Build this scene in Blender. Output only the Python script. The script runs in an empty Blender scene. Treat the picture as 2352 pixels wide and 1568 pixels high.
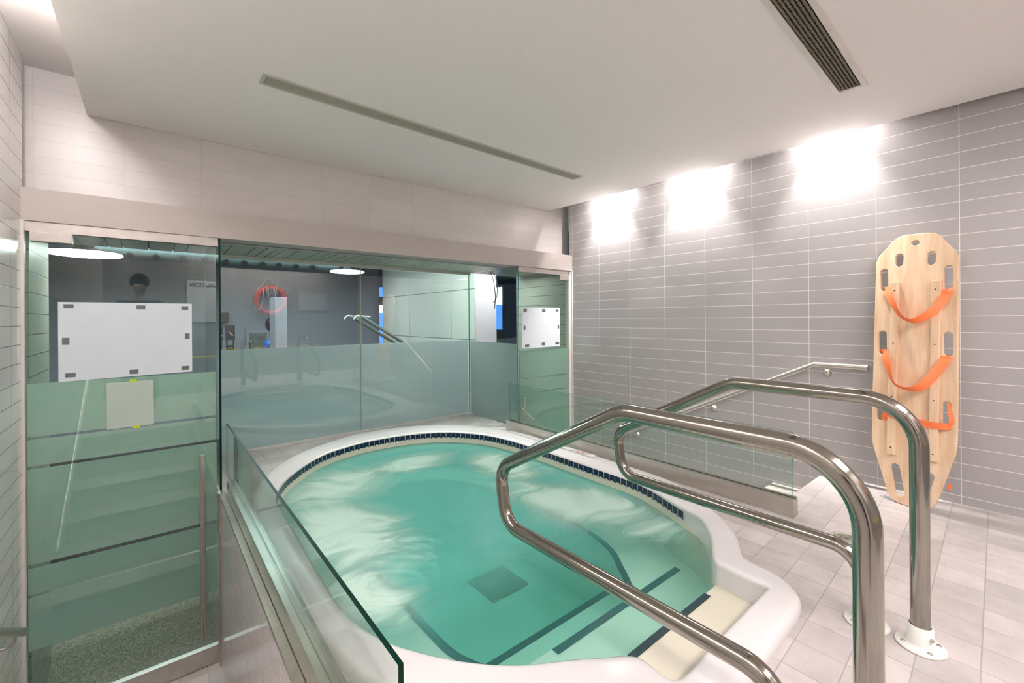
import bpy, bmesh, math, random
from mathutils import Vector, Matrix
random.seed(7)
S = bpy.context.scene
COL = S.collection
# ------------------------------------------------------------------ camera, world, exposure, lights
F_PX, CY_OFF, YAW, ROLL, CAM_H = 1009.42, -51.38, 0.685466, -0.0068958, 1.15
cd = bpy.data.cameras.new('camera'); cam = bpy.data.objects.new('camera', cd); COL.objects.link(cam)
cd.sensor_width = 36.0; cd.lens = F_PX / 2352 * 36; cd.shift_y = CY_OFF / 2352; cd.clip_start = 0.02
_c, _s = math.cos(YAW), math.sin(YAW)
_d = Vector((_s, _c, 0)); _r0 = Vector((_c, -_s, 0)); _u0 = Vector((0, 0, 1))
_r = _r0 * math.cos(ROLL) + _u0 * math.sin(ROLL); _u = -_r0 * math.sin(ROLL) + _u0 * math.cos(ROLL)
_m = Matrix((_r, _u, -_d)).transposed().to_4x4(); _m.translation = (0, 0, CAM_H)
cam.matrix_world = _m
S.camera = cam
S.view_settings.view_transform = 'Standard'; S.view_settings.look = 'None'
S.view_settings.gamma = 1.0; S.view_settings.use_curve_mapping = False
S.view_settings.exposure = 1.24
w = bpy.data.worlds.new('world'); S.world = w; w.use_nodes = True
w.node_tree.nodes['Background'].inputs[0].default_value = (0.9, 0.95, 1, 1)
w.node_tree.nodes['Background'].inputs[1].default_value = 0.05

CEIL = 2.42
XL, XR, YB, YF = -0.555, 3.82, 3.73, -1.5      # side walls, upper back wall, wall behind the camera
LOW = -1.15                                     # floor of the lower landing and the gym

def light(kind, loc, power, color=(1, .93, .87), rot=(0, 0, 0), **k):
    l = bpy.data.lights.new('lamp_or_fill', kind); l.energy = power; l.color = color
    for a, b in k.items(): setattr(l, a, b)
    o = bpy.data.objects.new('lamp_or_fill', l); o.location = loc; o.rotation_euler = rot; COL.objects.link(o); return o
WARM = (1, .935, .92)
for y in (2.97, 2.02, .98, 0.02, -0.95):        # wall washers recessed in the slot along the right wall
    light('SPOT', (3.735, y, 2.60), 80, WARM, (0, math.radians(-2), 0), spot_size=math.radians(74), spot_blend=.7, shadow_soft_size=.02)
    light('SPOT', (3.735, y, 2.60), 30, WARM, (0, math.radians(-7), 0), spot_size=math.radians(150), spot_blend=.9, shadow_soft_size=.02)
for y in (2.3, 0.9, -.5):                       # the same washers in the slot along the left wall
    light('SPOT', (-.395, y, 2.60), 2.5 if y > 2 else 9, WARM, (0, math.radians(7), 0), spot_size=math.radians(150), spot_blend=.8, shadow_soft_size=.02)
for y in (2.62, 1.5, 0.3):                       # cove glow on the raised ceiling, left
    light('POINT', (-.42, y, 2.53), 1.8 if y > 2 else 11, WARM, shadow_soft_size=.03)
light('AREA', (-.43, 2.3, 2.52), 7, WARM, (math.pi, 0, 0), shape='RECTANGLE', size=.08, size_y=.8)   # cove strip washing the raised ceiling
light('AREA', (1.7, -1.0, 2.40), 38, WARM, shape='RECTANGLE', size=2.6, size_y=.5)     # added fill light above the rear of the room, no fixture
light('AREA', (1.0, 7.4, 2.28), 56, (.85, .92, 1), shape='RECTANGLE', size=3.5, size_y=2)   # gym lighting
light('AREA', (3.95, 4.9, 2.28), 22, (1, .9, .92), shape='RECTANGLE', size=.5, size_y=.4)  # added light, no fixture, brightens the pink end face of the partition
light('AREA', (2.5, 5.2, 2.30), 36, (.96, 1, .93), shape='RECTANGLE', size=.9, size_y=.9)  # added light behind the rear glass to brighten frosted film and partition
light('AREA', (-.1, 4.4, 1.68), 8.0, (1, .97, .9), shape='RECTANGLE', size=.5, size_y=.3)
light('AREA', (3.4, 4.2, 1.68), 2.5, (1, .97, .9), shape='RECTANGLE', size=.5, size_y=.3)

# ------------------------------------------------------------------ materials
def mat(name):
    m = bpy.data.materials.new(name); m.use_nodes = True
    nt = m.node_tree; nt.nodes.clear(); out = nt.nodes.new('ShaderNodeOutputMaterial'); return m, nt, out
def N(nt, t, **k):
    n = nt.nodes.new(t)
    for a, b in k.items():
        if a.startswith('_'): setattr(n, a[1:], b)
        else: n.inputs[a.replace('__', ' ')].default_value = b
    return n
def rgba(c): return (c[0], c[1], c[2], 1)
def plain(name, col, rough=.5, metal=0, noise=.0, nscale=8, bump=0, bscale=60, emit=None, estr=0, spec=.5, coat=0):
    m, nt, out = mat(name)
    b = N(nt, 'ShaderNodeBsdfPrincipled', Base__Color=rgba(col), Roughness=rough, Metallic=metal)
    b.inputs['Specular IOR Level'].default_value = spec
    b.inputs['Coat Weight'].default_value = coat
    nt.links.new(b.outputs[0], out.inputs[0])
    if noise or bump:
        g = N(nt, 'ShaderNodeNewGeometry')
    if noise:
        n = N(nt, 'ShaderNodeTexNoise', Scale=nscale, Detail=5.)
        nt.links.new(g.outputs['Position'], n.inputs['Vector'])
        mx = N(nt, 'ShaderNodeMix', _data_type='RGBA'); mx.inputs[6].default_value = rgba([c * (1 - noise) for c in col]); mx.inputs[7].default_value = rgba([min(1, c * (1 + noise)) for c in col])
        nt.links.new(n.outputs[0], mx.inputs[0]); nt.links.new(mx.outputs[2], b.inputs['Base Color'])
    if bump:
        n2 = N(nt, 'ShaderNodeTexNoise', Scale=float(bscale), Detail=4.)
        nt.links.new(g.outputs['Position'], n2.inputs['Vector'])
        bp = N(nt, 'ShaderNodeBump', Strength=bump, Distance=.01)
        nt.links.new(n2.outputs[0], bp.inputs['Height']); nt.links.new(bp.outputs[0], b.inputs['Normal'])
    if emit:
        b.inputs['Emission Color'].default_value = rgba(emit); b.inputs['Emission Strength'].default_value = estr
    return m
def tile(name, axis, col, grout, w=.4, h=.1, ou=0, ov=0, mortar=.0022, rough=.25, var=.03, shear=0, stain=0, bumpy=.35):
    """stack-bond tile; axis = which world coordinates give (u, v): 'xz', 'yz' or 'xy'"""
    m, nt, out = mat(name); L = nt.links.new
    g = N(nt, 'ShaderNodeNewGeometry'); sp = N(nt, 'ShaderNodeSeparateXYZ'); L(g.outputs['Position'], sp.inputs[0])
    cb = N(nt, 'ShaderNodeCombineXYZ')
    for i, (a, o) in enumerate(zip(axis, (ou, ov))):
        ad = N(nt, 'ShaderNodeMath', _operation='ADD'); ad.inputs[1].default_value = 40 * (w if i == 0 else h) - o
        L(sp.outputs['xyz'.index(a)], ad.inputs[0])
        if i == 1 and shear:
            ml = N(nt, 'ShaderNodeMath', _operation='MULTIPLY_ADD'); ml.inputs[1].default_value = -shear
            L(sp.outputs[0], ml.inputs[0]); L(ad.outputs[0], ml.inputs[2]); L(ml.outputs[0], cb.inputs[1])
        else: L(ad.outputs[0], cb.inputs[i])
    br = N(nt, 'ShaderNodeTexBrick', _offset=0.0, _squash=1.0)
    br.inputs['Scale'].default_value = 1; br.inputs['Brick Width'].default_value = w; br.inputs['Row Height'].default_value = h
    br.inputs['Mortar Size'].default_value = mortar; br.inputs['Mortar Smooth'].default_value = .2
    br.inputs['Color1'].default_value = rgba([c * (1 - var) for c in col]); br.inputs['Color2'].default_value = rgba([c * (1 + var) for c in col])
    br.inputs['Mortar'].default_value = rgba(grout); br.inputs['Bias'].default_value = 0
    L(cb.outputs[0], br.inputs['Vector'])
    b = N(nt, 'ShaderNodeBsdfPrincipled', Roughness=rough)
    src = br.outputs['Color']
    n = N(nt, 'ShaderNodeTexNoise', Scale=6., Detail=6., Roughness=.65); L(g.outputs['Position'], n.inputs['Vector'])
    if stain:
        rp = N(nt, 'ShaderNodeMapRange'); rp.inputs[1].default_value = .35; rp.inputs[2].default_value = .7; rp.inputs[3].default_value = 1 - stain; rp.inputs[4].default_value = 1 + stain * .4
        L(n.outputs[0], rp.inputs[0])
        mx = N(nt, 'ShaderNodeVectorMath', _operation='SCALE'); L(src, mx.inputs[0]); L(rp.outputs[0], mx.inputs['Scale']); src = mx.outputs[0]
    L(src, b.inputs['Base Color'])
    bp = N(nt, 'ShaderNodeBump', Strength=bumpy, Distance=.002); bp.invert = True
    L(br.outputs['Fac'], bp.inputs['Height'])
    n3 = N(nt, 'ShaderNodeTexNoise', Scale=3.5, Detail=1.); L(g.outputs['Position'], n3.inputs['Vector'])
    bp2 = N(nt, 'ShaderNodeBump', Strength=.12, Distance=.01); L(n3.outputs[0], bp2.inputs['Height']); L(bp.outputs[0], bp2.inputs['Normal'])
    L(bp2.outputs[0], b.inputs['Normal'])
    L(b.outputs[0], out.inputs[0]); return m
def schlick(nt, f0=.04, k=.9):
    L = nt.links.new; lw = N(nt, 'ShaderNodeLayerWeight', Blend=.5); p = N(nt, 'ShaderNodeMath', _operation='POWER'); p.inputs[1].default_value = 5
    L(lw.outputs['Facing'], p.inputs[0]); a = N(nt, 'ShaderNodeMath', _operation='MULTIPLY_ADD'); a.inputs[1].default_value = k; a.inputs[2].default_value = f0; L(p.outputs[0], a.inputs[0]); return a.outputs[0]
def glassmat(name, tint=(.82, .93, .89), f0=.045):
    m, nt, out = mat(name); L = nt.links.new
    t = N(nt, 'ShaderNodeBsdfTransparent', Color=rgba([math.sqrt(c) for c in tint])); g = N(nt, 'ShaderNodeBsdfGlossy', Color=(1, 1, 1, 1), Roughness=.0)
    mx = N(nt, 'ShaderNodeMixShader')
    L(schlick(nt, f0), mx.inputs[0]); L(t.outputs[0], mx.inputs[1]); L(g.outputs[0], mx.inputs[2]); L(mx.outputs[0], out.inputs[0]); return m
def filmmat(name, col, clear=.0):
    m, nt, out = mat(name); L = nt.links.new
    tr = N(nt, 'ShaderNodeBsdfTranslucent', Color=rgba(col)); df = N(nt, 'ShaderNodeBsdfDiffuse', Color=rgba(col)); tp = N(nt, 'ShaderNodeBsdfTransparent', Color=rgba(col))
    a = N(nt, 'ShaderNodeMixShader'); a.inputs[0].default_value = .45; L(tr.outputs[0], a.inputs[1]); L(df.outputs[0], a.inputs[2])
    b = N(nt, 'ShaderNodeMixShader'); b.inputs[0].default_value = clear; L(a.outputs[0], b.inputs[1]); L(tp.outputs[0], b.inputs[2]); L(b.outputs[0], out.inputs[0]); return m
M = {}
M['wall_r'] = tile('grey_wall_tile', 'yz', (.40, .385, .385), (.82, .80, .78), ou=.345, ov=.05, mortar=.0018, rough=.28)
M['wall_b'] = tile('pale_wall_tile', 'xz', (.60, .565, .555), (.50, .47, .46), ou=-.132, ov=.02, mortar=.0016, rough=.3, bumpy=.25)
M['wall_l'] = tile('white_wall_tile', 'yz', (.80, .775, .75), (.30, .28, .26), ou=.13, ov=.03, mortar=.0026, rough=.16)
M['wall_fr'] = tile('rear_wall_tile', 'xz', (.36, .345, .34), (.80, .78, .76), ou=.1, ov=.05, mortar=.0022, rough=.3)
M['jamb'] = tile('jamb_tile', 'yz', (.36, .37, .33), (.03, .04, .03), w=3, h=.12, ou=.13, ov=.0, mortar=.0028, rough=.4)
M['plat'] = tile('platform_tile', 'yz', (.74, .70, .71), (.92, .90, .89), ou=.13, ov=.02, mortar=.003, rough=.10)
M['deck'] = tile('deck_tile', 'xy', (.57, .53, .515), (.40, .37, .35), w=.15, h=.15, ou=.12, ov=.042, mortar=.0022, rough=.55, var=.12, shear=.05, stain=.16)
M['step'] = tile('step_tile', 'xy', (.52, .475, .44), (.42, .38, .35), w=.15, h=.17, ou=.12, ov=.04, mortar=.0022, rough=.55, var=.1, stain=.1)
M['ceil'] = plain('ceiling_paint', (.86, .82, .805), .8)
M['beam'] = plain('bulkhead_paint', (.43, .385, .36), .6)
M['white'] = plain('white_trim', (.60, .58, .54), .4)
M['steel'] = plain('polished_steel', (.35, .325, .285), .13, 1, noise=.08, nscale=14, bump=.02, bscale=25)
M['toprail'] = plain('stained_steel_rail', (.40, .365, .34), .45, .55, noise=.2, nscale=16)
M['brushed'] = plain('brushed_steel', (.60, .56, .51), .34, 1, noise=.18, nscale=22)
M['chan'] = plain('channel_steel', (.56, .525, .48), .30, 1, noise=.12, nscale=12)
M['chan_l'] = plain('satin_channel', (.60, .62, .55), .24, 1, noise=.1, nscale=8)
M['acryl'] = plain('white_acrylic', (.77, .745, .75), .22, coat=.2)
M['cream'] = plain('cream_acrylic', (.72, .68, .56), .3, noise=.05, nscale=5)
M['shell'] = plain('tub_shell', (.80, .86, .74), .5, noise=.04, nscale=3)
M['blue'] = plain('navy_glazed_tile', (.004, .012, .055), .12, noise=.5, nscale=9)
M['grout'] = plain('white_grout', (.72, .72, .66), .7)
M['nosing'] = plain('dark_nosing', (.015, .05, .06), .5)
M['wood'] = None
M['edge_dark'] = plain('glass_edge_dark', (.002, .022, .014), .35, spec=.12)
M['edge_lt'] = plain('glass_edge_green', (.04, .22, .16), .2)
M['glass'] = glassmat('door_glass', (.56, .70, .64), .06)
M['glass_b'] = glassmat('box_glass', (.66, .78, .76), .062)
M['glass_r'] = glassmat('clear_balustrade_glass', (.80, .90, .85), .035)
M['glass_l'] = glassmat('green_balustrade_glass', (.80, .89, .86))
M['film'] = filmmat('frosted_film', (.74, .80, .76))
M['film_b'] = filmmat('frosted_film_grey', (.70, .73, .73))
M['paper'] = plain('paper', (.60, .655, .70), .8)
M['paper2'] = plain('thin_paper', (.42, .50, .44), .8)
M['tape'] = plain('grey_tape', (.10, .13, .12), .5)
M['note'] = plain('yellow_green_note', (.50, .62, .02), .6)
M['flange'] = plain('white_powder_coat', (.86, .84, .80), .35)
M['orange'] = plain('orange_webbing', (.95, .22, .07), .55, bump=.1, bscale=300)
M['black'] = plain('black_rubber', (.008, .008, .008), .4)
M['vent'] = plain('vent_aluminium', (.50, .50, .42), .45)
M['ventw'] = plain('vent_white', (.70, .66, .62), .5)
M['dark'] = plain('dark_shade_and_parts', (.02, .018, .012), .8)  # near-black: painted shade in vents and drain, also plain dark parts
M['coil'] = plain('dusty_vent_bars', (.26, .235, .175), .9, noise=.3, nscale=120, bump=.9, bscale=220)
M['soffit'] = plain('soffit_tile', (.33, .35, .28), .35)
M['carpet'] = None
M['gymwall'] = plain('gym_wall', (.34, .37, .42), .8)
M['navy'] = plain('gym_navy_wall', (.03, .08, .17), .7)
M['gymceil'] = plain('gym_ceiling', (.03, .035, .04), .9)
M['panel'] = tile('large_wall_panel', 'yz', (.50, .52, .48), (.10, .12, .11), w=1.45, h=.75, ou=6.0 - .05, ov=.85, mortar=.006, rough=.35, bumpy=.2)
M['panelp'] = plain('pink_white_panel', (.74, .66, .67), .5)
M['cab'] = plain('cabinet_grey', (.36, .36, .40), .4)
M['duct'] = plain('duct_steel', (.14, .20, .20), .45, .6)
M['lamp'] = plain('lamp_lens', (1, 1, 1), .5, emit=(1, 1, .97), estr=9)
M['skyblue'] = plain('gym_window_light', (.1, .3, .7), .5, emit=(.06, .22, .75), estr=1.0)
M['skywhite'] = plain('gym_window_bright', (.8, .9, 1), .5, emit=(.75, .88, 1), estr=2.2)
M['blueball'] = plain('blue_vinyl', (.01, .16, .62), .3)
M['red'] = plain('lifebuoy_orange', (.85, .07, .03), .45)
M['rope'] = plain('white_rope', (.75, .73, .66), .8)
M['yellow'] = plain('yellow_pole_paint', (.85, .65, .02), .4)
M['redink'] = plain('red_lettering', (.45, .02, .05), .6)
def wood():
    m, nt, out = mat('pale_birch_plywood'); L = nt.links.new
    g = N(nt, 'ShaderNodeNewGeometry'); mp = N(nt, 'ShaderNodeMapping'); mp.inputs['Scale'].default_value = (9, 9, .9)
    L(g.outputs['Position'], mp.inputs[0]); n = N(nt, 'ShaderNodeTexNoise', Scale=3., Detail=7., Roughness=.6); L(mp.outputs[0], n.inputs['Vector'])
    cr = N(nt, 'ShaderNodeValToRGB'); cr.color_ramp.elements[0].position = .3; cr.color_ramp.elements[0].color = (.66, .44, .27, 1); cr.color_ramp.elements[1].position = .7; cr.color_ramp.elements[1].color = (.84, .64, .45, 1)
    L(n.outputs[0], cr.inputs[0]); b = N(nt, 'ShaderNodeBsdfPrincipled', Roughness=.35); L(cr.outputs[0], b.inputs['Base Color']); L(b.outputs[0], out.inputs[0]); return m
M['wood'] = wood()
def carpet():
    m, nt, out = mat('woven_gym_carpet'); L = nt.links.new
    g = N(nt, 'ShaderNodeNewGeometry'); mp = N(nt, 'ShaderNodeMapping'); mp.inputs['Scale'].default_value = (150, 22, 1); mp.inputs['Rotation'].default_value = (0, 0, .6)
    L(g.outputs['Position'], mp.inputs[0]); n = N(nt, 'ShaderNodeTexNoise', Scale=1.6, Detail=4.); L(mp.outputs[0], n.inputs['Vector'])
    mp2 = N(nt, 'ShaderNodeMapping'); mp2.inputs['Scale'].default_value = (22, 150, 1); mp2.inputs['Rotation'].default_value = (0, 0, .6); L(g.outputs['Position'], mp2.inputs[0])
    n2 = N(nt, 'ShaderNodeTexNoise', Scale=1.6, Detail=4.); L(mp2.outputs[0], n2.inputs['Vector'])
    ad = N(nt, 'ShaderNodeMath', _operation='MULTIPLY'); L(n.outputs[0], ad.inputs[0]); L(n2.outputs[0], ad.inputs[1])
    cr = N(nt, 'ShaderNodeValToRGB'); cr.color_ramp.elements[0].position = .16; cr.color_ramp.elements[0].color = (.10, .095, .07, 1); cr.color_ramp.elements[1].position = .36; cr.color_ramp.elements[1].color = (.40, .37, .29, 1)
    L(ad.outputs[0], cr.inputs[0]); b = N(nt, 'ShaderNodeBsdfPrincipled', Roughness=.95); L(cr.outputs[0], b.inputs['Base Color']); L(b.outputs[0], out.inputs[0]); return m
M['carpet'] = carpet()
def watermat():
    m, nt, out = mat('hot_tub_water'); L = nt.links.new
    g = N(nt, 'ShaderNodeNewGeometry')
    n0 = N(nt, 'ShaderNodeTexNoise', Scale=1.1, Detail=2.); L(g.outputs['Position'], n0.inputs['Vector'])
    wv = N(nt, 'ShaderNodeVectorMath', _operation='SCALE'); wv.inputs['Scale'].default_value = 1.3; L(n0.outputs['Color'], wv.inputs[0])
    ad = N(nt, 'ShaderNodeVectorMath', _operation='ADD'); L(g.outputs['Position'], ad.inputs[0]); L(wv.outputs[0], ad.inputs[1])
    mp = N(nt, 'ShaderNodeMapping'); mp.inputs['Scale'].default_value = (1.0, 2.3, 1); mp.inputs['Rotation'].default_value = (0, 0, .75); L(ad.outputs[0], mp.inputs[0])
    n1 = N(nt, 'ShaderNodeTexNoise', Scale=1.7, Detail=9., Roughness=.58, Distortion=1.2); L(mp.outputs[0], n1.inputs['Vector'])
    # bubbling water collects in a ring over the bench, away from the calm middle and the steps
    sp = N(nt, 'ShaderNodeSeparateXYZ'); L(g.outputs['Position'], sp.inputs[0])
    def ramp(val, a, b, c, d_):
        r = N(nt, 'ShaderNodeMapRange', _interpolation_type='SMOOTHSTEP'); r.inputs[1].default_value = a; r.inputs[2].default_value = b; r.inputs[3].default_value = c; r.inputs[4].default_value = d_; L(val, r.inputs[0]); return r.outputs[0]
    def blob(cx, cy, rx, ry, rot):
        mpp = N(nt, 'ShaderNodeMapping', _vector_type='TEXTURE'); mpp.inputs['Location'].default_value = (cx, cy, -.06); mpp.inputs['Rotation'].default_value = (0, 0, rot); mpp.inputs['Scale'].default_value = (rx, ry, 1)
        L(g.outputs['Position'], mpp.inputs[0]); ln = N(nt, 'ShaderNodeVectorMath', _operation='LENGTH'); L(mpp.outputs[0], ln.inputs[0]); return ramp(ln.outputs['Value'], .2, 1.15, 1, 0)
    bl = [blob(*a) for a in ((.85, 2.6, .45, .8, 0), (1.05, 3.3, .65, .5, .5), (2.2, 1.9, .42, .95, .25), (2.25, 2.9, .32, .6, 0), (.74, 1.95, .25, .4, .2), (1.7, 3.45, .55, .3, 0))]
    acc = bl[0]
    for b_ in bl[1:]:
        mm = N(nt, 'ShaderNodeMath', _operation='MAXIMUM'); L(acc, mm.inputs[0]); L(b_, mm.inputs[1]); acc = mm.outputs[0]
    sm = N(nt, 'ShaderNodeMath', _operation='MULTIPLY_ADD'); sm.inputs[1].default_value = .72; L(acc, sm.inputs[0]); L(n1.outputs[0], sm.inputs[2])
    foam = ramp(sm.outputs[0], .52, 1.30, 0, .92)
    turb = ramp(sp.outputs[1], 1.25, 2.0, .16, .60)
    base = N(nt, 'ShaderNodeMath', _operation='MAXIMUM'); L(turb, base.inputs[1]); L(foam, base.inputs[0])
    cm = N(nt, 'ShaderNodeMix', _data_type='RGBA'); cm.inputs[6].default_value = (.15, .56, .50, 1); cm.inputs[7].default_value = (.60, .78, .68, 1); L(foam, cm.inputs[0])
    df = N(nt, 'ShaderNodeBsdfDiffuse'); L(cm.outputs[2], df.inputs['Color']); tp = N(nt, 'ShaderNodeBsdfTransparent', Color=(.97, 1, .985, 1))
    mx = N(nt, 'ShaderNodeMixShader'); L(base.outputs[0], mx.inputs[0]); L(tp.outputs[0], mx.inputs[1]); L(df.outputs[0], mx.inputs[2])
    gl = N(nt, 'ShaderNodeBsdfGlossy', Roughness=.16, Color=(.8, .8, .8, 1)); 
    n2 = N(nt, 'ShaderNodeTexNoise', Scale=9., Detail=3.); L(g.outputs['Position'], n2.inputs['Vector'])
    bp = N(nt, 'ShaderNodeBump', Strength=.5, Distance=.02); L(n2.outputs[0], bp.inputs['Height']); L(bp.outputs[0], gl.inputs['Normal'])
    m2 = N(nt, 'ShaderNodeMixShader'); L(schlick(nt, .012, .45), m2.inputs[0]); L(mx.outputs[0], m2.inputs[1]); L(gl.outputs[0], m2.inputs[2])
    L(m2.outputs[0], out.inputs[0])
    va = N(nt, 'ShaderNodeVolumeAbsorption', Color=(.18, .86, .79, 1), Density=.85); L(va.outputs[0], out.inputs['Volume'])
    return m
M['water'] = watermat()

# ------------------------------------------------------------------ geometry helpers
class MB:
    def __init__(s): s.v = []; s.f = []; s.mi = []; s.sm = []
    def add(s, vs, fs, mi=0, smooth=False):
        o = len(s.v); s.v += [tuple(v) for v in vs]
        for f in fs: s.f.append([i + o for i in f]); s.mi.append(mi); s.sm.append(smooth)
    def box(s, x0, x1, y0, y1, z0, z1, mi=0):
        vs = [(x, y, z) for z in (z0, z1) for y in (y0, y1) for x in (x0, x1)]
        s.add(vs, [(0, 2, 3, 1), (4, 5, 7, 6), (0, 1, 5, 4), (2, 6, 7, 3), (0, 4, 6, 2), (1, 3, 7, 5)], mi); return s
    def obox(s, c, ax, ay, az, mi=0):
        """box from centre and three half-axis vectors"""
        c = Vector(c); ax = Vector(ax); ay = Vector(ay); az = Vector(az)
        vs = [c + ax * i + ay * j + az * k for k in (-1, 1) for j in (-1, 1) for i in (-1, 1)]
        s.add(vs, [(0, 2, 3, 1), (4, 5, 7, 6), (0, 1, 5, 4), (2, 6, 7, 3), (0, 4, 6, 2), (1, 3, 7, 5)], mi); return s
    def tube(s, pts, r, n=20, cap=True, mi=0):
        pts = [Vector(p) for p in pts]; k = len(pts); rs = r if isinstance(r, (list, tuple)) else [r] * k
        t0 = (pts[1] - pts[0]).normalized(); a = t0.orthogonal().normalized(); vs = []; fs = []
        for i, p in enumerate(pts):
            t = (pts[min(i + 1, k - 1)] - pts[max(i - 1, 0)]).normalized()
            a = (a - t * a.dot(t)).normalized(); b = t.cross(a)
            vs += [p + (a * math.cos(2 * math.pi * j / n) + b * math.sin(2 * math.pi * j / n)) * rs[i] for j in range(n)]
        for i in range(k - 1):
            for j in range(n): fs.append((i * n + j, i * n + (j + 1) % n, (i + 1) * n + (j + 1) % n, (i + 1) * n + j))
        s.add(vs, fs, mi, True)
        if cap: s.add(vs[:n], [tuple(range(n))[::-1]], mi); s.add(vs[-n:], [tuple(range(n))], mi)
        return s
    def lathe(s, prof, c=(0, 0, 0), n=32, mi=0, mtx=None, smooth=True):
        c = Vector(c); vs = []; fs = []
        for (r, z) in prof:
            for j in range(n):
                v = Vector((r * math.cos(2 * math.pi * j / n), r * math.sin(2 * math.pi * j / n), z))
                if mtx: v = mtx @ v
                vs.append(c + v)
        for i in range(len(prof) - 1):
            for j in range(n): fs.append((i * n + j, i * n + (j + 1) % n, (i + 1) * n + (j + 1) % n, (i + 1) * n + j))
        s.add(vs, fs, mi, smooth); return s
    def build(s, name, mats, parent=None, bevel=0):
        me = bpy.data.meshes.new(name); me.from_pydata(s.v, [], s.f)
        if not isinstance(mats, (list, tuple)): mats = [mats]
        for m in mats: me.materials.append(M[m] if isinstance(m, str) else m)
        me.polygons.foreach_set('material_index', s.mi); me.polygons.foreach_set('use_smooth', s.sm)
        bm = bmesh.new(); bm.from_mesh(me); bmesh.ops.recalc_face_normals(bm, faces=bm.faces); bm.to_mesh(me); bm.free(); me.update()
        o = bpy.data.objects.new(name, me); COL.objects.link(o)
        if parent: o.parent = parent; o.matrix_parent_inverse = PINV.get(parent.name, Matrix())
        if bevel:
            b = o.modifiers.new('bevel', 'BEVEL'); b.width = bevel; b.segments = 3; b.limit_method = 'ANGLE'
        return o
PINV = {}
def tag(o, label, cat=None, group=None, kind=None):
    if label: o['label'] = label
    if cat: o['category'] = cat
    if group: o['group'] = group
    if kind: o['kind'] = kind
    PINV[o.name] = Matrix.Translation(o.location).inverted(); return o
def thing(name, label, cat, loc, group=None, kind=None):
    o = bpy.data.objects.new(name, None); o.location = loc; o.empty_display_size = .1; COL.objects.link(o)
    return tag(o, label, cat, group, kind)
def struct(mb, name, mats, label, cat, bevel=0): return tag(mb.build(name, mats, None, bevel), label, cat, None, 'structure')
def fillet(pts, rad, n=8):
    """3D polyline with rounded corners"""
    pts = [Vector(p) for p in pts]; out = [pts[0]]
    for i in range(1, len(pts) - 1):
        r = rad[i - 1] if isinstance(rad, (list, tuple)) else rad
        p = pts[i]; a = (pts[i - 1] - p); b = (pts[i + 1] - p); la, lb = a.length, b.length; a.normalize(); b.normalize()
        ang = a.angle(b); d = min(r / math.tan(ang / 2), la * .49, lb * .49); p0 = p + a * d; p1 = p + b * d
        rr = d * math.tan(ang / 2); bis = (a + b).normalized(); c = p + bis * (rr / math.sin(ang / 2))
        u = (p0 - c).normalized(); w_ = (p1 - c).normalized(); th = u.angle(w_)
        for k in range(n + 1):
            t = k / n; out.append(c + (u * math.sin((1 - t) * th) + w_ * math.sin(t * th)) / math.sin(th) * rr)
    out.append(pts[-1]); return out
def catmull(P, n, closed=True):
    out = []; k = len(P)
    for i in range(k if closed else k - 1):
        g = (lambda j: P[j % k]) if closed else (lambda j: P[max(0, min(k - 1, j))])
        p0, p1, p2, p3 = [Vector(g(i + d)) for d in (-1, 0, 1, 2)]
        for j in range(n):
            t = j / n; out.append(.5 * ((2 * p1) + (p2 - p0) * t + (2 * p0 - 5 * p1 + 4 * p2 - p3) * t * t + (3 * p1 - p0 - 3 * p2 + p3) * t ** 3))
    if not closed: out.append(Vector(P[-1]))
    return out

# ------------------------------------------------------------------ hot tub outline (inner lip, outer lip)
PAIR = [((1.235, .73), (1.16, .60)), ((1.225, .86), (1.04, .70)), ((1.126, .938), (.95, .80)), ((1.054, .988), (.85, .89)), ((.925, 1.067), (.75, .98)), ((.834, 1.145), (.67, 1.07)),
 ((.753, 1.237), (.60, 1.16)), ((.676, 1.347), (.53, 1.30)), ((.624, 1.453), (.49, 1.42)), ((.579, 1.594), (.463, 1.58)), ((.556, 1.77), (.452, 1.77)), ((.56, 2.1), (.45, 2.1)),
 ((.571, 2.49), (.45, 2.49)), ((.583, 2.9), (.453, 2.85)), ((.598, 3.11), (.472, 3.153)), ((.68, 3.34), (.55, 3.413)), ((.805, 3.539), (.673, 3.662)), ((.966, 3.729), (.85, 3.89)),
 ((1.113, 3.856), (1.02, 4.03)), ((1.284, 3.94), (1.23, 4.155)), ((1.508, 4.0), (1.5, 4.265)), ((1.794, 4.0), (1.85, 4.28)), ((2.06, 3.933), (2.15, 4.18)), ((2.277, 3.79), (2.42, 3.99)),
 ((2.429, 3.6), (2.62, 3.72)), ((2.52, 3.39), (2.73, 3.45)), ((2.565, 3.1), (2.775, 3.15)), ((2.575, 2.75), (2.775, 2.75)), ((2.57, 2.416), (2.765, 2.4)), ((2.565, 2.1), (2.755, 2.08)),
 ((2.56, 1.85), (2.742, 1.757)), ((2.52, 1.659), (2.703, 1.534)), ((2.455, 1.5), (2.62, 1.39)), ((2.385, 1.34), (2.51, 1.249)), ((2.323, 1.215), (2.42, 1.14)), ((2.19, 1.10), (2.30, 1.02)),
 ((1.99, .985), (2.13, .915)), ((1.955, .914), (2.095, .86)), ((1.945, .80), (2.077, .756)), ((1.94, .742), (2.02, .668)), ((1.90, .735), (1.93, .617)), ((1.7, .732), (1.7, .606)), ((1.45, .73), (1.45, .598))]
NS = 6
INN = catmull([(a[0], a[1], 0) for a, b in PAIR], NS); OUT = catmull([(b[0], b[1], 0) for a, b in PAIR], NS)
NP = len(INN)

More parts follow.
